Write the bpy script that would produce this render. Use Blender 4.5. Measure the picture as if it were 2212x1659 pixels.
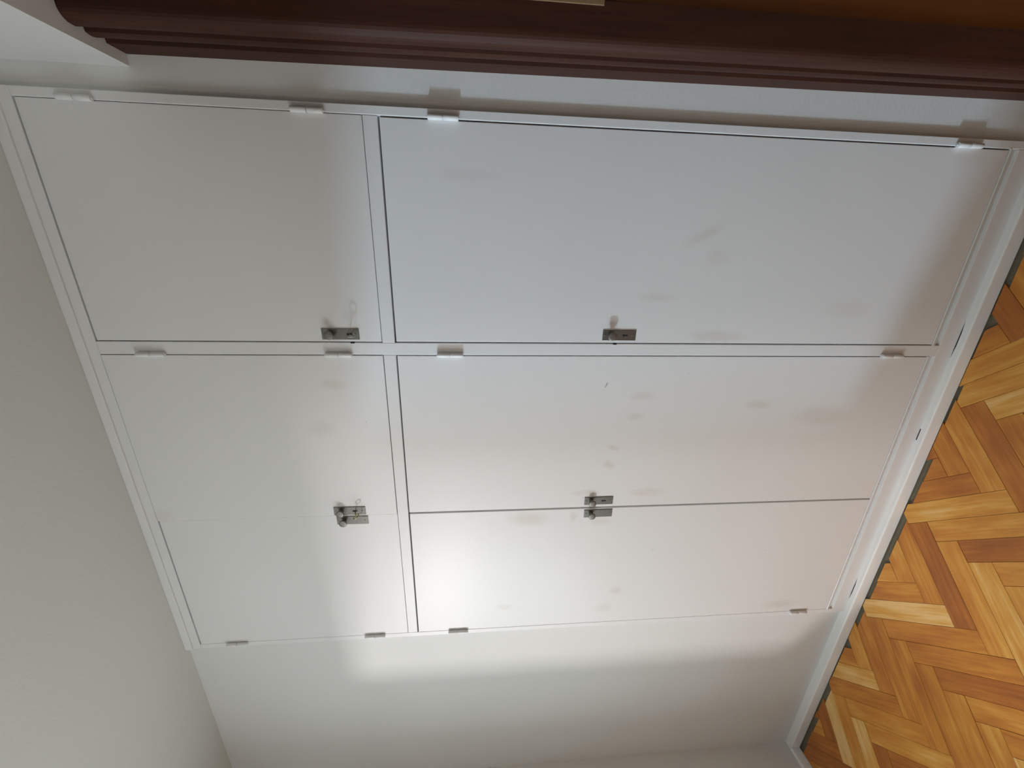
import bpy, bmesh, math, random
from mathutils import Matrix, Vector

random.seed(7)
scene = bpy.context.scene
col = scene.collection
for o in list(bpy.data.objects):
    bpy.data.objects.remove(o)

# ------------------------------------------------------------------ camera
# phone held on its side: image left is up, image top is the room's right
W_PX, H_PX, F_PX = 2212, 1659, 839.52
R0 = Vector((0.025092388546694773, -0.0807357939252405, -0.9964196423276103))   # image right
R1 = Vector((-0.9409164514166617, -0.33861811483787824, 0.00374215941916794))   # image down
R2 = Vector((-0.33770786708410966, 0.9374537342626049, -0.0844623740289055))    # forward
cam_d = bpy.data.cameras.new('camera')
cam_d.sensor_fit = 'HORIZONTAL'
cam_d.sensor_width = 36.0
cam_d.lens = F_PX / W_PX * 36.0
cam_d.clip_start = 0.02
cam = bpy.data.objects.new('camera', cam_d)
col.objects.link(cam)
CAM = Vector((-0.2607, -1.0267, 1.4665))
cam.matrix_world = Matrix((
    (R0.x, -R1.x, -R2.x, CAM.x),
    (R0.y, -R1.y, -R2.y, CAM.y),
    (R0.z, -R1.z, -R2.z, CAM.z),
    (0, 0, 0, 1)))
scene.camera = cam

# ------------------------------------------------------------------ view, world, daylight
scene.view_settings.view_transform = 'Standard'
scene.view_settings.look = 'None'
scene.view_settings.exposure = 0.0
scene.view_settings.gamma = 1.0
scene.view_settings.use_curve_mapping = False

world = bpy.data.worlds.new('overcast_sky')
scene.world = world
world.use_nodes = True
bg = world.node_tree.nodes['Background']
bg.inputs[0].default_value = (0.80, 0.90, 1.0, 1)
bg.inputs[1].default_value = 1.0

# the room
XL, XR = -2.424, 0.066          # left wall, right wall (above the doorway)
YB, YF = 0.012, -3.2            # wall behind the wardrobe, wall behind the camera
ZC = 2.466                      # ceiling
WIN_Y0, WIN_Y1 = -1.64, -0.75   # window in the left wall
WIN_Z0, WIN_Z1 = 0.66, 1.945


def area(name, loc, target, sx, sy, power, color):
    d = bpy.data.lights.new(name, 'AREA')
    d.shape = 'RECTANGLE'
    d.size, d.size_y = sx, sy
    d.energy = power
    d.color = color
    o = bpy.data.objects.new(name, d)
    o.location = loc
    o.rotation_euler = (Vector(target) - Vector(loc)).to_track_quat('-Z', 'Y').to_euler()
    col.objects.link(o)
    return o


# sky seen through the window, and the two bright house fronts across the street
area('window_daylight', (XL - 0.26, (WIN_Y0 + WIN_Y1) / 2, (WIN_Z0 + WIN_Z1) / 2),
     (0, (WIN_Y0 + WIN_Y1) / 2, (WIN_Z0 + WIN_Z1) / 2), 0.86, 1.2, 19.5, (0.855, 0.985, 1.0))
area('sunlit_facade_light', (-4.284, -3.0, 1.98), (-1.3, 0, 1.2), 0.28, 0.24, 66.0, (1.0, 0.94, 0.945))
area('shaded_facade_light', (-12.83, -5.25, 2.71), (-0.3, 0, 1.2), 0.6, 0.5, 920.0, (0.58, 0.80, 1.0))
lamp_d = bpy.data.lights.new('ceiling_lamp', 'POINT')
lamp_d.shadow_soft_size = 0.09
lamp_d.energy = 8.0
lamp_d.color = (1.0, 0.97, 0.93)
lamp = bpy.data.objects.new('ceiling_lamp', lamp_d)
lamp.location = (-1.45, -1.53, 2.30)
col.objects.link(lamp)


# ------------------------------------------------------------------ materials
def new_mat(name):
    m = bpy.data.materials.new(name)
    m.use_nodes = True
    nt = m.node_tree
    return m, nt, nt.nodes['Principled BSDF']


def N(nt, t, **kw):
    n = nt.nodes.new(t)
    for k, v in kw.items():
        setattr(n, k, v)
    return n


def setin(node, **kw):
    for k, v in kw.items():
        node.inputs[k.replace('_', ' ')].default_value = v


def paint(name, color, rough, bump=0.02, bscale=60.0, mottled=0.03, stains=None, marks=None, stain_col=(0.50, 0.40, 0.29)):
    m, nt, b = new_mat(name)
    L = nt.links.new
    geo = N(nt, 'ShaderNodeNewGeometry')
    nz = N(nt, 'ShaderNodeTexNoise')
    setin(nz, Scale=2.3, Detail=3.0, Roughness=0.55)
    L(geo.outputs['Position'], nz.inputs['Vector'])
    mix = N(nt, 'ShaderNodeMix', data_type='RGBA')
    mix.inputs[6].default_value = tuple(c * (1 - mottled) for c in color) + (1,)
    mix.inputs[7].default_value = tuple(min(1, c * (1 + mottled)) for c in color) + (1,)
    L(nz.outputs['Fac'], mix.inputs[0])
    out = mix.outputs[2]

    def spots(lst, tint, soft, wob, gain=1.0):
        nonlocal out
        # wobble the position so the blotches get ragged outlines
        n2 = N(nt, 'ShaderNodeTexNoise')
        setin(n2, Scale=28.0, Detail=3.0, Roughness=0.6)
        L(geo.outputs['Position'], n2.inputs['Vector'])
        sub = N(nt, 'ShaderNodeVectorMath', operation='SUBTRACT')
        L(n2.outputs['Color'], sub.inputs[0])
        sub.inputs[1].default_value = (0.5, 0.5, 0.5)
        sc = N(nt, 'ShaderNodeVectorMath', operation='SCALE')
        L(sub.outputs[0], sc.inputs[0])
        sc.inputs['Scale'].default_value = wob
        add = N(nt, 'ShaderNodeVectorMath', operation='ADD')
        L(geo.outputs['Position'], add.inputs[0])
        L(sc.outputs[0], add.inputs[1])
        acc = None
        for (x, z, rx, rz, ang, amt) in lst:
            mp = N(nt, 'ShaderNodeMapping', vector_type='TEXTURE')
            mp.inputs['Location'].default_value = (x, 0, z)
            mp.inputs['Rotation'].default_value = (0, math.radians(ang), 0)
            mp.inputs['Scale'].default_value = (rx, 10.0, rz)
            L(add.outputs[0], mp.inputs['Vector'])
            ln = N(nt, 'ShaderNodeVectorMath', operation='LENGTH')
            L(mp.outputs[0], ln.inputs[0])
            mr = N(nt, 'ShaderNodeMapRange', interpolation_type='SMOOTHSTEP')
            mr.inputs['From Min'].default_value = 1.0
            mr.inputs['From Max'].default_value = soft
            mr.inputs['To Min'].default_value = 0.0
            mr.inputs['To Max'].default_value = amt * gain
            L(ln.outputs['Value'], mr.inputs['Value'])
            if acc is None:
                acc = mr.outputs[0]
            else:
                mx = N(nt, 'ShaderNodeMath', operation='MAXIMUM')
                L(acc, mx.inputs[0])
                L(mr.outputs[0], mx.inputs[1])
                acc = mx.outputs[0]
        mm = N(nt, 'ShaderNodeMix', data_type='RGBA')
        L(acc, mm.inputs[0])
        L(out, mm.inputs[6])
        mm.inputs[7].default_value = tint + (1,)
        out = mm.outputs[2]

    if stains:
        spots(stains, stain_col, 0.2, 0.022, 0.8)
    if marks:
        spots(marks, (0.10, 0.09, 0.085), 0.4, 0.002)
    L(out, b.inputs['Base Color'])
    b.inputs['Roughness'].default_value = rough
    n3 = N(nt, 'ShaderNodeTexNoise')
    setin(n3, Scale=bscale, Detail=2.0)
    L(geo.outputs['Position'], n3.inputs['Vector'])
    bp = N(nt, 'ShaderNodeBump')
    bp.inputs['Strength'].default_value = bump
    bp.inputs['Distance'].default_value = 0.01
    L(n3.outputs['Fac'], bp.inputs['Height'])
    L(bp.outputs[0], b.inputs['Normal'])
    return m


# grubby patches on the enamel, (x, z, half width, half height, tilt, strength)
STAINS = [
    (-0.225, 0.885, 0.020, 0.075, -28, 0.22), (-0.28, 0.84, 0.028, 0.045, 0, 0.16),
    (-0.385, 0.985, 0.016, 0.075, 0, 0.18), (-0.49, 0.80, 0.022, 0.11, 0, 0.26),
    (-0.41, 0.42, 0.035, 0.09, 0, 0.14),
    (-0.67, 0.99, 0.020, 0.050, 0, 0.20), (-0.735, 1.005, 0.016, 0.040, 0, 0.22),
    (-0.70, 0.62, 0.022, 0.060, 0, 0.26), (-0.74, 0.40, 0.045, 0.13, 0, 0.24),
    (-0.84, 1.055, 0.013, 0.026, 20, 0.28), (-0.90, 1.065, 0.017, 0.030, 25, 0.28),
    (-1.005, 0.93, 0.022, 0.085, 0, 0.22), (-1.00, 1.13, 0.015, 0.06, 0, 0.22),
    (-1.095, 1.31, 0.038, 0.085, 4, 0.34), (-1.09, 1.16, 0.03, 0.02, 0, 0.30), (-1.115, 1.07, 0.022, 0.05, 0, 0.22),
    (-1.42, 0.98, 0.024, 0.034, 15, 0.28), (-1.50, 1.02, 0.030, 0.05, 0, 0.20),
    (-1.47, 1.38, 0.02, 0.04, 0, 0.20), (-0.63, 1.86, 0.022, 0.05, 0, 0.22), (-0.76, 1.91, 0.035, 0.05, 0, 0.16),
    (-1.04, 2.40, 0.03, 0.05, 0, 0.16), (-0.11, 1.49, 0.02, 0.10, 0, 0.16), (-1.53, 0.32, 0.03, 0.10, 0, 0.24),
    (-0.02, 0.22, 0.03, 0.07, 0, 0.24),
]
MARKS = [
    (-0.633, 1.100, 0.0085, 0.0028, 12, 0.55), (-0.640, 1.1035, 0.0045, 0.0022, 0, 0.5),
    (-0.742, 1.785, 0.0022, 0.0016, 0, 0.55), (-0.6, 0.86, 0.0022, 0.0018, 0, 0.35),
    (-1.02, 1.135, 0.002, 0.002, 0, 0.5), (-1.24, 0.87, 0.0016, 0.006, 0, 0.35),
    (-1.265, 0.45, 0.002, 0.002, 0, 0.6), (-1.325, 0.110, 0.003, 0.003, 0, 0.8),
    (-1.12, 0.105, 0.003, 0.003, 0, 0.9), (-1.00, 0.104, 0.003, 0.003, 0, 0.9), (-0.72, 0.106, 0.003, 0.003, 0, 0.8),
]
M = {}
M['enamel'] = paint('white_enamel', (0.785, 0.78, 0.78), 0.39, bump=0.012, bscale=9.0, stains=STAINS, marks=MARKS)
M['enamel'].node_tree.nodes['Principled BSDF'].inputs['Specular IOR Level'].default_value = 0.38
M['wall'] = paint('wall_paint', (0.72, 0.72, 0.71), 0.75, bump=0.05, bscale=120.0)
M['ceiling'] = paint('ceiling_paint', (0.69, 0.70, 0.67), 0.85, bump=0.05, bscale=90.0)
M['baseboard'] = paint('baseboard_enamel', (0.88, 0.88, 0.87), 0.33, bump=0.03, bscale=40.0, mottled=0.06)
M['plain'] = paint('plain_plaster', (0.62, 0.60, 0.57), 0.9)


def wood(name, c0, c1, rough, scale=(3, 60, 60), vec='Object'):
    m, nt, b = new_mat(name)
    L = nt.links.new
    tc = N(nt, 'ShaderNodeTexCoord')
    mp = N(nt, 'ShaderNodeMapping')
    mp.inputs['Scale'].default_value = scale
    L(tc.outputs[vec], mp.inputs['Vector'])
    nz = N(nt, 'ShaderNodeTexNoise')
    setin(nz, Scale=1.0, Detail=5.0, Roughness=0.65, Distortion=0.4)
    L(mp.outputs[0], nz.inputs['Vector'])
    cr = N(nt, 'ShaderNodeValToRGB')
    cr.color_ramp.elements[0].position = 0.3
    cr.color_ramp.elements[0].color = c0 + (1,)
    cr.color_ramp.elements[1].position = 0.72
    cr.color_ramp.elements[1].color = c1 + (1,)
    L(nz.outputs['Fac'], cr.inputs[0])
    L(cr.outputs[0], b.inputs['Base Color'])
    b.inputs['Roughness'].default_value = rough
    return m


M['dark_wood'] = wood('dark_stained_wood', (0.036, 0.0115, 0.0065), (0.066, 0.0205, 0.0115), 0.58, (50, 50, 2.5))
M['dark_wood'].node_tree.nodes['Principled BSDF'].inputs['Specular IOR Level'].default_value = 0.25
M['leaf_wood'] = wood('brown_door_wood', (0.18, 0.068, 0.024), (0.32, 0.125, 0.044), 0.45, (30, 30, 1.5))
M['dark_backing'] = wood('dark_inner_wood', (0.045, 0.030, 0.018), (0.085, 0.058, 0.036), 0.8, (40, 40, 2))


def metal(name, c, rough, metallic=0.85, speck=0.25):
    m, nt, b = new_mat(name)
    L = nt.links.new
    tc = N(nt, 'ShaderNodeTexCoord')
    nz = N(nt, 'ShaderNodeTexNoise')
    setin(nz, Scale=180.0, Detail=4.0, Roughness=0.6)
    L(tc.outputs['Object'], nz.inputs['Vector'])
    mix = N(nt, 'ShaderNodeMix', data_type='RGBA')
    mix.inputs[6].default_value = tuple(x * (1 - speck) for x in c) + (1,)
    mix.inputs[7].default_value = tuple(x * (1 + speck) for x in c) + (1,)
    L(nz.outputs['Fac'], mix.inputs[0])
    L(mix.outputs[2], b.inputs['Base Color'])
    b.inputs['Metallic'].default_value = metallic
    b.inputs['Roughness'].default_value = rough
    return m


M['bronze'] = metal('tarnished_nickel', (0.19, 0.185, 0.17), 0.44)
M['knob'] = metal('worn_knob_metal', (0.20, 0.19, 0.175), 0.50)
M['key'] = metal('steel_key', (0.42, 0.42, 0.38), 0.35)
M['brass'] = metal('dull_brass', (0.40, 0.36, 0.20), 0.40)
M['strike'] = metal('aged_brass_plate', (0.27, 0.165, 0.085), 0.6, metallic=0.2)
M['black'] = metal('hole_and_gap_black', (0.012, 0.012, 0.016), 0.8, metallic=0.0)
M['grime'] = paint('grey_filler', (0.17, 0.145, 0.10), 0.9, mottled=0.5, bump=0.2, bscale=80)


def parquet_mat():
    m, nt, b = new_mat('oiled_parquet')
    L = nt.links.new
    uv = N(nt, 'ShaderNodeUVMap', uv_map='grain')
    at = N(nt, 'ShaderNodeAttribute', attribute_name='tone')
    mp = N(nt, 'ShaderNodeMapping')
    mp.inputs['Scale'].default_value = (5, 90, 1)
    L(uv.outputs[0], mp.inputs['Vector'])
    nz = N(nt, 'ShaderNodeTexNoise')
    setin(nz, Scale=1.0, Detail=6.0, Roughness=0.62, Distortion=0.6)
    L(mp.outputs[0], nz.inputs['Vector'])
    mp2 = N(nt, 'ShaderNodeMapping')
    mp2.inputs['Scale'].default_value = (7, 22, 1)
    L(uv.outputs[0], mp2.inputs['Vector'])
    n2 = N(nt, 'ShaderNodeTexNoise')
    setin(n2, Scale=1.0, Detail=3.0, Roughness=0.5)
    L(mp2.outputs[0], n2.inputs['Vector'])
    cr = N(nt, 'ShaderNodeValToRGB')
    e = cr.color_ramp.elements
    e[0].position = 0.0
    e[0].color = (0.30, 0.090, 0.018, 1)
    e[1].position = 1.0
    e[1].color = (0.86, 0.54, 0.21, 1)
    for p, c in ((0.3, (0.46, 0.150, 0.025, 1)), (0.55, (0.62, 0.240, 0.035, 1)), (0.8, (0.74, 0.365, 0.070, 1))):
        x = e.new(p)
        x.color = c
    # tone + grain streaks
    a1 = N(nt, 'ShaderNodeMath', operation='MULTIPLY_ADD')
    L(nz.outputs['Fac'], a1.inputs[0])
    a1.inputs[1].default_value = 0.75
    a1.inputs[2].default_value = -0.375
    a2 = N(nt, 'ShaderNodeMath', operation='MULTIPLY_ADD')
    L(n2.outputs['Fac'], a2.inputs[0])
    a2.inputs[1].default_value = 0.75
    a2.inputs[2].default_value = -0.375
    s = N(nt, 'ShaderNodeMath', operation='ADD')
    L(a1.outputs[0], s.inputs[0])
    L(a2.outputs[0], s.inputs[1])
    t = N(nt, 'ShaderNodeMath', operation='ADD')
    L(s.outputs[0], t.inputs[0])
    L(at.outputs['Fac'], t.inputs[1])
    L(t.outputs[0], cr.inputs[0])
    L(cr.outputs[0], b.inputs['Base Color'])
    b.inputs['Roughness'].default_value = 0.42
    bp = N(nt, 'ShaderNodeBump')
    bp.inputs['Strength'].default_value = 0.12
    bp.inputs['Distance'].default_value = 0.002
    L(nz.outputs['Fac'], bp.inputs['Height'])
    L(bp.outputs[0], b.inputs['Normal'])
    return m


M['parquet'] = parquet_mat()


# ------------------------------------------------------------------ mesh helpers
def link(name, me, mat, parent=None, smooth=False):
    o = bpy.data.objects.new(name, me)
    col.objects.link(o)
    if mat is not None and not me.materials:
        me.materials.append(mat)
    if parent is not None:
        o.parent = parent
    if smooth:
        for p in me.polygons:
            p.use_smooth = True
    return o


def from_bm(name, bm, mat, parent=None, smooth=False):
    bmesh.ops.recalc_face_normals(bm, faces=bm.faces[:])
    me = bpy.data.meshes.new(name)
    bm.to_mesh(me)
    bm.free()
    return link(name, me, mat, parent, smooth)


def add_box(bm, x0, x1, y0, y1, z0, z1, bevel=0.0, seg=2):
    t = bmesh.new()
    vs = [t.verts.new((x, y, z)) for x in (x0, x1) for y in (y0, y1) for z in (z0, z1)]
    for f in ((0, 1, 3, 2), (4, 6, 7, 5), (0, 4, 5, 1), (2, 3, 7, 6), (0, 2, 6, 4), (1, 5, 7, 3)):
        t.faces.new([vs[i] for i in f])
    bmesh.ops.recalc_face_normals(t, faces=t.faces[:])
    if bevel > 0:
        bmesh.ops.bevel(t, geom=t.edges[:], offset=bevel, segments=seg, profile=0.5, affect='EDGES')
    me = bpy.data.meshes.new('tmp')
    t.to_mesh(me)
    t.free()
    bm.from_mesh(me)
    bpy.data.meshes.remove(me)


def box(name, dims, mat, parent=None, bevel=0.0, seg=2):
    bm = bmesh.new()
    add_box(bm, *dims, bevel=bevel, seg=seg)
    return from_bm(name, bm, mat, parent)


def extrude_poly(bm, pts0, pts1):
    """closed prism between two equal outlines of 3-D points"""
    a = [bm.verts.new(p) for p in pts0]
    b = [bm.verts.new(p) for p in pts1]
    n = len(a)
    for i in range(n):
        j = (i + 1) % n
        bm.faces.new((a[i], a[j], b[j], b[i]))
    bm.faces.new(a)
    bm.faces.new(b)


def lathe_y(bm, prof, cx, cz, seg=28):
    """profile of (radius, y) turned about the axis that leaves the door"""
    rings = []
    for r, y in prof:
        if r < 1e-6:
            rings.append([bm.verts.new((cx, y, cz))])
        else:
            rings.append([bm.verts.new((cx + r * math.cos(2 * math.pi * k / seg), y, cz + r * math.sin(2 * math.pi * k / seg))) for k in range(seg)])
    for a, b in zip(rings, rings[1:]):
        for k in range(seg):
            j = (k + 1) % seg
            if len(a) == 1:
                bm.faces.new((a[0], b[k], b[j]))
            elif len(b) == 1:
                bm.faces.new((a[k], a[j], b[0]))
            else:
                bm.faces.new((a[k], a[j], b[j], b[k]))
    if len(rings[0]) > 1:
        bm.faces.new(rings[0])
    if len(rings[-1]) > 1:
        bm.faces.new(rings[-1])


def cyl_z(bm, cx, cy, z0, z1, r, seg=16, ch=0.0008):
    prof = [(r - ch, z0), (r, z0 + ch), (r, z1 - ch), (r - ch, z1)]
    rings = [[bm.verts.new((cx + q * math.cos(2 * math.pi * k / seg), cy + q * math.sin(2 * math.pi * k / seg), z)) for k in range(seg)] for q, z in prof]
    for a, b in zip(rings, rings[1:]):
        for k in range(seg):
            j = (k + 1) % seg
            bm.faces.new((a[k], a[j], b[j], b[k]))
    bm.faces.new(rings[0])
    bm.faces.new(rings[-1])


def empty(name, loc=(0, 0, 0)):
    o = bpy.data.objects.new(name, None)
    o.location = loc
    o.empty_display_size = 0.05
    col.objects.link(o)
    return o


def structure(o):
    o['kind'] = 'structure'
    return o


# ------------------------------------------------------------------ room shell
HX = 1.30                                   # far side of the hallway past the doorway
T = 0.20
# wall holding the wardrobe: plain parts left and right of it
bm = bmesh.new()
add_box(bm, XL - T, -1.589, YB, YB + 0.12, 0, ZC)
add_box(bm, 0.0187, HX, YB, YB + 0.12, 0, ZC)
add_box(bm, -1.589, 0.0187, 0.045, YB + 0.12, 0, ZC)
structure(from_bm('wall_back', bm, M['wall']))

# left wall with its window opening
bm = bmesh.new()
add_box(bm, XL - T, XL, WIN_Y1, YB, 0, ZC)
add_box(bm, XL - T, XL, YF, WIN_Y0, 0, ZC)
add_box(bm, XL - T, XL, WIN_Y0, WIN_Y1, 0, WIN_Z0)
add_box(bm, XL - T, XL, WIN_Y0, WIN_Y1, WIN_Z1, ZC)
structure(from_bm('wall_left', bm, M['wall']))

# right wall: high lintel over the doorway, solid behind the camera
LINT = 2.183
DOOR_Y = -1.05
bm = bmesh.new()
add_box(bm, XR, XR + 0.13, DOOR_Y, YB, LINT, ZC)
add_box(bm, XR, XR + 0.13, YF, DOOR_Y, 0, ZC)
structure(from_bm('wall_right', bm, M['wall']))

structure(box('wall_front', (XL - T, HX, YF - 0.12, YF, 0, ZC), M['wall']))
structure(box('wall_hall', (HX, HX + 0.12, YF, YB, 0, ZC), M['plain']))
structure(box('ceiling', (XL - T, HX + 0.12, YF - 0.12, YB + 0.12, ZC, ZC + 0.12), M['ceiling']))

# narrow frame of the window, flush with the outer face
bm = bmesh.new()
fx0, fx1, fw = XL - T, XL - T + 0.05, 0.03
add_box(bm, fx0, fx1, WIN_Y0, WIN_Y0 + 0.02, WIN_Z0, WIN_Z1, 0.003)
add_box(bm, fx0, fx1, WIN_Y1 - 0.004, WIN_Y1, WIN_Z0, WIN_Z1, 0.001)
add_box(bm, fx0, fx1, WIN_Y0 + 0.02, WIN_Y1 - 0.004, WIN_Z0, WIN_Z0 + fw, 0.003)
structure(from_bm('window_1', bm, M['baseboard']))

# ------------------------------------------------------------------ parquet floor, herringbone at 45 degrees
floor = structure(box('floor', (XL - T, HX + 0.12, YF - 0.12, YB + 0.12, -0.10, -0.006), M['grime']))
SL, SW = 0.305, 0.061
A = Vector((1, -1)).normalized()
B = Vector((1, 1)).normalized()
P0, Q0 = -1.008, -1.198


def clip(poly, fn):
    out = []
    for i in range(len(poly)):
        a, b = poly[i], poly[(i + 1) % len(poly)]
        da, db = fn(a), fn(b)
        if da >= 0:
            out.append(a)
        if (da >= 0) != (db >= 0):
            t = da / (da - db)
            out.append(a.lerp(b, t))
    return out


def stave(p0, p1, q0, q1, along_p):
    g = 0.00045
    corners = [(p0 + g, q0 + g), (p1 - g, q0 + g), (p1 - g, q1 - g), (p0 + g, q1 - g)]
    poly = [A * p + B * q for p, q in corners]
    back = -0.022 - random.random() ** 2 * 0.022      # ends left ragged along the skirting
    for fn in (lambda v: back - v.y, lambda v: v.y - (YF + 0.002), lambda v: v.x - (XL + 0.016), lambda v: (HX - 0.002) - v.x):
        poly = clip(poly, fn)
        if len(poly) < 3:
            return None
    area2 = abs(sum(poly[i].x * poly[(i + 1) % len(poly)].y - poly[(i + 1) % len(poly)].x * poly[i].y for i in range(len(poly))))
    if area2 < 0.0004:
        return None
    c = sum(poly, Vector((0, 0))) / len(poly)
    return poly, c, along_p, (p0, q0)


def stave_geo(s, tone, z):
    poly, c, along_p, (p0, q0) = s
    n = len(poly)
    verts, faces, uvs = [], [], []
    off = (random.random() * 20, random.random() * 20)
    for lvl, inset in ((-0.006, 0.0), (z - 0.0006, 0.0), (z, 0.0007)):
        for v in poly:
            d = c - v
            w = v + d.normalized() * inset
            verts.append((w.x, w.y, lvl))
            p, q = w.dot(A) - p0, w.dot(B) - q0
            uvs.append(((p + off[0], q + off[1]) if along_p else (q + off[0], p + off[1])))
    for k in (0, 1):
        for i in range(n):
            j = (i + 1) % n
            faces.append((k * n + i, k * n + j, (k + 1) * n + j, (k + 1) * n + i))
    faces.append(tuple(range(2 * n, 3 * n)))
    return verts, faces, uvs, tone


def build_staves(name, geos, parent):
    V, F, U, Tn = [], [], [], []
    for v, f, u, t in geos:
        o = len(V)
        V += v
        U += u
        F += [tuple(i + o for i in fc) for fc in f]
        Tn += [t] * len(v)
    me = bpy.data.meshes.new(name)
    me.from_pydata(V, [], F)
    lay = me.uv_layers.new(name='grain')
    for lp in me.loops:
        lay.data[lp.index].uv = U[lp.vertex_index]
    at = me.attributes.new('tone', 'FLOAT', 'POINT')
    for i, t in enumerate(Tn):
        at.data[i].value = t
    me.update()
    return link(name, me, M['parquet'], parent)


near, far = [], []
for i in range(-70, 71):
    for j in range(-14, 15):
        p = P0 + i * SW + j * SL
        q = Q0 - i * SW + j * SL
        for (a0, a1, b0, b1, al) in ((p, p + SL, q, q + SW, True), (p + SL, p + SL + SW, q, q + SL, False)):
            s = stave(a0, a1, b0, b1, al)
            if s is None:
                continue
            c = s[1]
            (near if (c.y > -0.95 and c.x < 0.12) else far).append(s)


def tone():
    r = random.random()
    if r < 0.22:
        return random.uniform(0.22, 0.36)
    if r < 0.80:
        return random.uniform(0.42, 0.66)
    return random.uniform(0.70, 0.95)


# staves whose colour the photograph lets one read, by centre point
KNOWN = [((-1.43, -0.135), 0.93), ((-1.42, -0.22), 0.45), ((-1.20, -0.26), 0.66), ((-0.986, -0.13), 0.16), ((-0.94, -0.10), 0.38),
         ((-1.20, -0.19), 0.22), ((-1.45, -0.34), 0.68), ((-1.87, -0.18), 0.42), ((-1.84, -0.22), 0.56), ((-1.68, -0.20), 0.60), ((-1.40, -0.29), 0.62)]
near.sort(key=lambda s: (CAM.xy - s[1]).length)
near.sort(key=lambda s: -s[1].y)
far = far + near[290:]
near = near[:290]
for s in near:
    t = tone()
    for (kx, ky), kt in KNOWN:
        if (Vector((kx, ky)) - s[1]).length < 0.028:
            t = kt
    build_staves('parquet_stave', [stave_geo(s, t, random.uniform(-0.0006, 0.0004))], floor)
if far:
    o = build_staves('parquet_field', [stave_geo(s, tone(), 0.0) for s in far], floor)
    o['kind'] = 'stuff'


# ------------------------------------------------------------------ baseboards
def board_profile(d, h):
    """outline in (outward, up), small rounded nose on the top front edge"""
    pts = [(0, 0), (0, h)]
    r = 0.0045
    for k in range(5):
        a = math.pi / 2 * (1 - k / 4)
        pts.append((d - r + r * math.cos(a), h - r + r * math.sin(a)))
    pts.append((d + 0.001, 0))
    return pts


BH, BD = 0.0395, 0.020
bm = bmesh.new()
pr = board_profile(BD, BH)
extrude_poly(bm, [(XL, -o_, z) for o_, z in pr], [(0.0867, -o_, z) for o_, z in pr])
bb = structure(from_bm('baseboard_back', bm, M['baseboard']))
bm = bmesh.new()
add_box(bm, XL, -1.589, 0.0, YB, 0.0, BH)
from_bm('packing_strip', bm, M['baseboard'], bb)
bm = bmesh.new()
pl = board_profile(0.014, BH)
extrude_poly(bm, [(XL + o_, YF, z) for o_, z in pl], [(XL + o_, -BD - 0.0012, z) for o_, z in pl])
structure(from_bm('baseboard_left', bm, M['baseboard']))


# black slivers as painted shade where the skirting has pulled from the plinth
for cx0, cx1 in ((-0.55, -0.44), (-1.52, -1.42), (-0.83, -0.79)):
    bm = bmesh.new()
    extrude_poly(bm, [(cx0, -0.0002, BH - 0.002), (cx1, -0.0002, BH - 0.002), ((cx0 + cx1) / 2 + 0.02, -0.0030, BH - 0.002), ((cx0 + cx1) / 2 - 0.02, -0.0030, BH - 0.002)],
                 [(cx0, -0.0002, BH + 0.0004), (cx1, -0.0002, BH + 0.0004), ((cx0 + cx1) / 2 + 0.02, -0.0026, BH + 0.0004), ((cx0 + cx1) / 2 - 0.02, -0.0026, BH + 0.0004)])
    from_bm('joint_shade', bm, M['black'], bb)

# ------------------------------------------------------------------ built-in wardrobe
ward = empty('built_in_wardrobe', (-0.785, 0.0, 0.0))
ward['label'] = 'white painted built-in wardrobe with six flush doors and small metal knobs'
ward['category'] = 'wardrobe'
WINV = Matrix.Translation((0.785, 0, 0))


def wpart(o):
    o.parent = ward
    o.matrix_parent_inverse = WINV
    return o


def wbox(name, dims, mat, bevel=0.0015):
    return wpart(box(name, dims, mat, None, bevel))


XR0, XR1 = 0.0187, 0.0          # right stile
XM0, XM1 = -0.5134, -0.5468     # middle stile
XL0, XL1 = -1.5700, -1.5890     # left stile
ZT = 2.418                      # top of the upper doors
ZU, ZM = 1.7206, 1.6881         # bottom of upper doors, top of lower doors
ZB = 0.118                      # bottom of lower doors
XS = -1.0583                    # where the pair of doors meets
FT = 0.022                      # frame thickness
E_ = M['enamel']
wbox('dark_backing', (-1.589, 0.0187, 0.028, 0.045, 0.0, ZC), M['dark_backing'], 0)  # dark panel added behind the doors to stop light leaking through gaps
wbox('stile', (XR1, XR0, 0.0, FT, BH, ZT), E_)
wbox('stile', (XM1, XM0, 0.0, FT, 0.0915, ZT), E_)
wbox('stile', (XL1, XL0, 0.0, FT, 0.0915, ZT), E_)
wbox('top_rail', (XL1, XR0, 0.0, FT, ZT, 2.443), E_)
wbox('crown_strip', (XL1, XR0, -0.0045, FT, 2.443, ZC), E_, 0.002)
wbox('middle_rail', (XM0, XR1, 0.0, FT, ZM, ZU), E_)
wbox('middle_rail', (XL0, XM1, 0.0, FT, ZM, ZU), E_)
for bx0, bx1 in ((XL0, XM1), (XM0, XR1)):      # undercut rail: the face leans back towards the plinth
    bm = bmesh.new()
    pr = [(-0.0022, ZB - 0.0016), (-0.0010, ZB - 0.0002), (FT, ZB - 0.0002), (FT, 0.0915), (0.009, 0.0915)]
    extrude_poly(bm, [(bx0, y, z) for y, z in pr], [(bx1, y, z) for y, z in pr])
    wpart(from_bm('bottom_rail', bm, E_))
wbox('plinth', (XL1, XR1, 0.0, FT, 0.012, 0.0915), E_, 0.0018)


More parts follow.
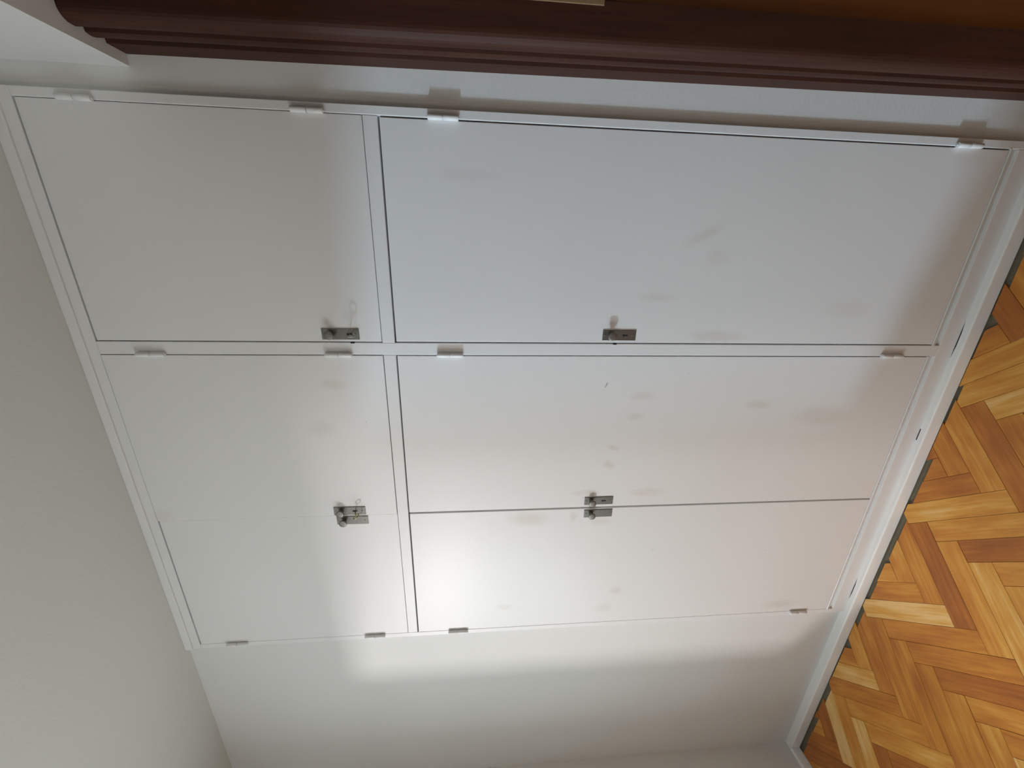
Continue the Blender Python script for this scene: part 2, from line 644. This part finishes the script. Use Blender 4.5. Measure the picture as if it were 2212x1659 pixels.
def hinge_mesh():
    bm = bmesh.new()
    cyl_z(bm, 0, -0.0054, 0.0006, 0.034, 0.0062)
    cyl_z(bm, 0, -0.0054, -0.034, -0.0006, 0.0062)
    cyl_z(bm, 0, -0.0054, -0.0355, 0.0355, 0.0030, ch=0.001)
    add_box(bm, -0.004, 0.004, -0.004, 0.001, -0.033, 0.033)
    bmesh.ops.recalc_face_normals(bm, faces=bm.faces[:])
    me = bpy.data.meshes.new('hinge')
    bm.to_mesh(me)
    bm.free()
    me.materials.append(E_)
    for p in me.polygons:
        p.use_smooth = len(p.vertices) == 4 and abs(p.normal.z) < 0.3
    return me


def plate_mesh():
    bm = bmesh.new()
    add_box(bm, -0.0145, 0.0145, -0.0024, 0.0, -0.047, 0.047, 0.0009)
    me = bpy.data.meshes.new('lock_plate')
    bmesh.ops.recalc_face_normals(bm, faces=bm.faces[:])
    bm.to_mesh(me)
    bm.free()
    me.materials.append(M['bronze'])
    return me


def knob_mesh():
    bm = bmesh.new()
    lathe_y(bm, [(0.0075, -0.0022), (0.0070, -0.0042), (0.0048, -0.0060), (0.0048, -0.0110), (0.0090, -0.0130), (0.0112, -0.0150),
                 (0.0120, -0.0165), (0.0117, -0.0182), (0.0100, -0.0190), (0.0050, -0.0194), (0.0, -0.0195)], 0, 0)
    bmesh.ops.recalc_face_normals(bm, faces=bm.faces[:])
    me = bpy.data.meshes.new('knob')
    bm.to_mesh(me)
    bm.free()
    me.materials.append(M['knob'])
    for p in me.polygons:
        p.use_smooth = True
    return me


def keyhole_mesh():
    bm = bmesh.new()
    pts = []
    for k in range(11):
        a = math.radians(-50 + k * 28)
        pts.append((0.0034 * math.cos(a), 0.004 + 0.0034 * math.sin(a)))
    pts += [(-0.0019, -0.0075), (0.0019, -0.0075)]
    extrude_poly(bm, [(x, -0.0027, z) for x, z in pts], [(x, -0.0015, z) for x, z in pts])
    bmesh.ops.recalc_face_normals(bm, faces=bm.faces[:])
    me = bpy.data.meshes.new('keyhole')
    bm.to_mesh(me)
    bm.free()
    me.materials.append(M['black'])
    return me


def screw_mesh():
    bm = bmesh.new()
    lathe_y(bm, [(0.0024, -0.0022), (0.0022, -0.0030), (0.0012, -0.0034), (0, -0.0035)], 0, 0, 10)
    bmesh.ops.recalc_face_normals(bm, faces=bm.faces[:])
    me = bpy.data.meshes.new('screw')
    bm.to_mesh(me)
    bm.free()
    me.materials.append(M['knob'])
    return me


ME = dict(hinge=hinge_mesh(), plate=plate_mesh(), knob=knob_mesh(), keyhole=keyhole_mesh(), screw=screw_mesh())


def sub(name, me, door, x, z, rot=0.0, y=0.0):
    o = bpy.data.objects.new(name, me)
    col.objects.link(o)
    o.parent = door
    o.location = (x - door.location.x, y - door.location.y, z - door.location.z)
    o.rotation_euler = (0, rot, 0)
    return o


def door(x0, x1, z0, z1, gaps, hinge_x, hinge_z, plate, keyhole, label, y=0.0, knob_dz=0.0225, key_dz=0.016):
    """gaps: left, right, bottom, top clearances to the frame"""
    gl, gr, gb, gt = gaps
    a, b, c, d = x0 + gl, x1 - gr, z0 + gb, z1 - gt
    cx, cz = (a + b) / 2, (c + d) / 2
    bm = bmesh.new()
    add_box(bm, a - cx, b - cx, 0.0, 0.019, c - cz, d - cz, 0.0012, 2)
    o = from_bm('door', bm, E_)
    o.location = (cx, y, cz)
    o.parent = ward
    o.matrix_parent_inverse = WINV
    o['label'] = label
    for z in hinge_z:
        sub('hinge', ME['hinge'], o, hinge_x, z)
    px, pz, rot = plate
    sub('lock_plate', ME['plate'], o, px, pz, rot, y)
    sub('knob', ME['knob'], o, px, pz + 0.047 - knob_dz, rot, y)
    if keyhole:
        sub('keyhole', ME['keyhole'], o, px, pz - key_dz, rot, y)
    sub('screw', ME['screw'], o, px, pz - 0.037, rot, y)
    sub('screw', ME['screw'], o, px, pz + 0.041, rot, y)
    return o


HU = (2.295, 1.835)
HL = (1.544, 0.240)
d1 = door(XM0, XR1, ZU, ZT, (0.0026, 0.0010, 0.0012, 0.0046), 0.0015, HU, (-0.4906, 1.8245, 0.0), True,
          'upper single door with a key in its lock', key_dz=0.023)
d2 = door(XM0, XR1, ZB, ZM, (0.0032, 0.0030, 0.0010, 0.0040), 0.0010, HL, (-0.4888, 1.0810, 0.0), True,
          'tall single door with a keyhole plate')
d3 = door(XS, XM1, ZU, ZT, (0.0002, 0.0014, 0.0016, 0.0022), -0.5455, HU, (-1.0406, 1.8625, 0.010), True,
          'upper door of the pair with a key hanging from its lock', y=-0.0012)
d4 = door(XS, XM1, ZB, ZM, (0.0028, 0.0022, 0.0010, 0.0036), -0.5455, HL, (-1.0312, 1.0833, -0.012), True,
          'tall door of the pair with a keyhole plate')
d5 = door(XL0, XS, ZU, ZT, (0.0008, 0.0002, 0.0009, 0.0048), -1.5725, HU, (-1.0763, 1.8580, 0.010), False,
          'upper door of the pair with a blank knob plate')
d6 = door(XL0, XS, ZB, ZM, (0.0010, 0.0028, 0.0006, 0.0040), -1.5725, HL, (-1.0800, 1.0805, -0.012), False,
          'tall door of the pair with a blank knob plate')
# solid black blocks standing in for dark notches beside the single doors
for dd, z in ((d1, 1.797), (d2, 1.090)):
    bm = bmesh.new()
    add_box(bm, -0.0024, 0.0016, -0.0004, 0.006, -0.005, 0.005, 0.0004)
    o = from_bm('latch_notch', bm, M['black'])
    o.parent = dd
    o.location = (XM0 - dd.location.x, 0.0 - dd.location.y, z - dd.location.z)
# rebate strip seen in the gap between the tall pair of doors
wbox('meeting_strip', (XS - 0.012, XS + 0.012, 0.0195, 0.027, ZB, ZM), M['dark_backing'], 0)


# ------------------------------------------------------------------ keys
def key(name, x, z, mat, label, bow_r, tilt, droop):
    k = empty(name, (x, -0.003, z))
    k['label'] = label
    k['category'] = 'key'
    k['group'] = 'keys left in the wardrobe locks'
    bm = bmesh.new()
    lathe_y(bm, [(0.0016, 0.0015), (0.0017, -0.0160), (0.0026, -0.0168), (0.0026, -0.0182), (0.0017, -0.0190), (0.0012, -0.0235)], 0, 0, 12)
    s = from_bm('shank', bm, mat, k, True)
    # flat oval bow, a ring
    bm = bmesh.new()
    seg, r = 26, 0.0019
    rings = []
    for i in range(seg):
        a = 2 * math.pi * i / seg
        cy, cz = -0.0225 - bow_r * 0.72 + bow_r * 0.72 * math.cos(a), bow_r * math.sin(a)
        n = Vector((0, 0.72 * math.cos(a), math.sin(a))).normalized()
        ring = []
        for q in range(8):
            b = 2 * math.pi * q / 8
            ring.append(bm.verts.new((r * 0.8 * math.sin(b), cy + n.y * r * math.cos(b), cz + n.z * r * math.cos(b))))
        rings.append(ring)
    for i in range(seg):
        a, b = rings[i], rings[(i + 1) % seg]
        for q in range(8):
            bm.faces.new((a[q], a[(q + 1) % 8], b[(q + 1) % 8], b[q]))
    bw = from_bm('bow', bm, mat, k, True)
    for o in (s, bw):
        o.rotation_euler = (0, tilt, 0)
    k.rotation_euler = (math.radians(droop), 0, 0)
    return k


key('key', -0.4906, 1.8015, M['key'], 'small steel key in the lock of the upper single door', 0.0085, math.radians(8), 24)
k2 = key('key', -1.0406, 1.8465, M['brass'], 'small brass key in the lock of the upper pair of doors', 0.0095, math.radians(-35), 22)
# short bent wire tied to the brass key
bm = bmesh.new()
pts = [Vector((0.001, -0.031, -0.004)), Vector((0.004, -0.026, -0.010)), Vector((0.002, -0.018, -0.016)), Vector((-0.006, -0.010, -0.018))]
prev = None
for i, p in enumerate(pts):
    ring = [bm.verts.new((p.x + 0.0006 * math.cos(2 * math.pi * q / 6), p.y, p.z + 0.0006 * math.sin(2 * math.pi * q / 6))) for q in range(6)]
    if prev:
        for q in range(6):
            bm.faces.new((prev[q], prev[(q + 1) % 6], ring[(q + 1) % 6], ring[q]))
    else:
        bm.faces.new(ring)
    prev = ring
bm.faces.new(prev)
from_bm('wire_loop', bm, M['bronze'], k2)


# ------------------------------------------------------------------ doorway post, door leaf
def post_outline():
    """(x, y) of the moulded room side, from the wall towards the camera"""
    x = 0.0
    pts = [(x, YB), (x, -0.034)]

    def groove(y0, y1, depth):
        for k in range(1, 6):
            t = k / 6
            pts.append((x + depth * math.sin(math.pi * t) ** 0.35, y0 + (y1 - y0) * t))

    def bead(y0, y1, h):
        for k in range(0, 7):
            t = k / 6
            pts.append((x - h * math.sin(math.pi * t), y0 + (y1 - y0) * t))

    groove(-0.034, -0.055, 0.017)
    bead(-0.055, -0.078, 0.0020)
    groove(-0.078, -0.096, 0.015)
    r = 0.020
    pts.append((x, -0.096))
    pts.append((x, -0.125 + r))
    for k in range(1, 7):
        a = math.pi / 2 * k / 6
        pts.append((x + r - r * math.cos(a), -0.125 + r - r * math.sin(a)))
    pts.append((0.073, -0.125))
    pts.append((0.073, YB))
    return pts


POST_X, LEAN = 0.0867, 0.0095
post = empty('door_post', (POST_X, YB, 0.0))
structure(post)
post.name = 'door_1'
bm = bmesh.new()
out = post_outline()
extrude_poly(bm, [(x + LEAN * LINT, y - YB, 0.0) for x, y in out], [(x, y - YB, LINT) for x, y in out])
o = from_bm('moulded_post', bm, M['dark_wood'], post)
o['label'] = 'dark brown moulded wooden door post'
bm = bmesh.new()
add_box(bm, 0.092, 0.80, -0.112, -0.072, 0.008, LINT - 0.01, 0.002)
o = from_bm('door_leaf', bm, M['leaf_wood'], post)
o.location = (0.003, 0, 0)
o['label'] = 'brown wooden door leaf'
bm = bmesh.new()
add_box(bm, 0.0738, 0.1005, -0.1395, -0.137, 1.232, 1.388, 0.0012)
o = from_bm('strike_plate', bm, M['strike'], post)
o['label'] = 'dull brass strike plate'
o.location = (0.0, 0, 0)
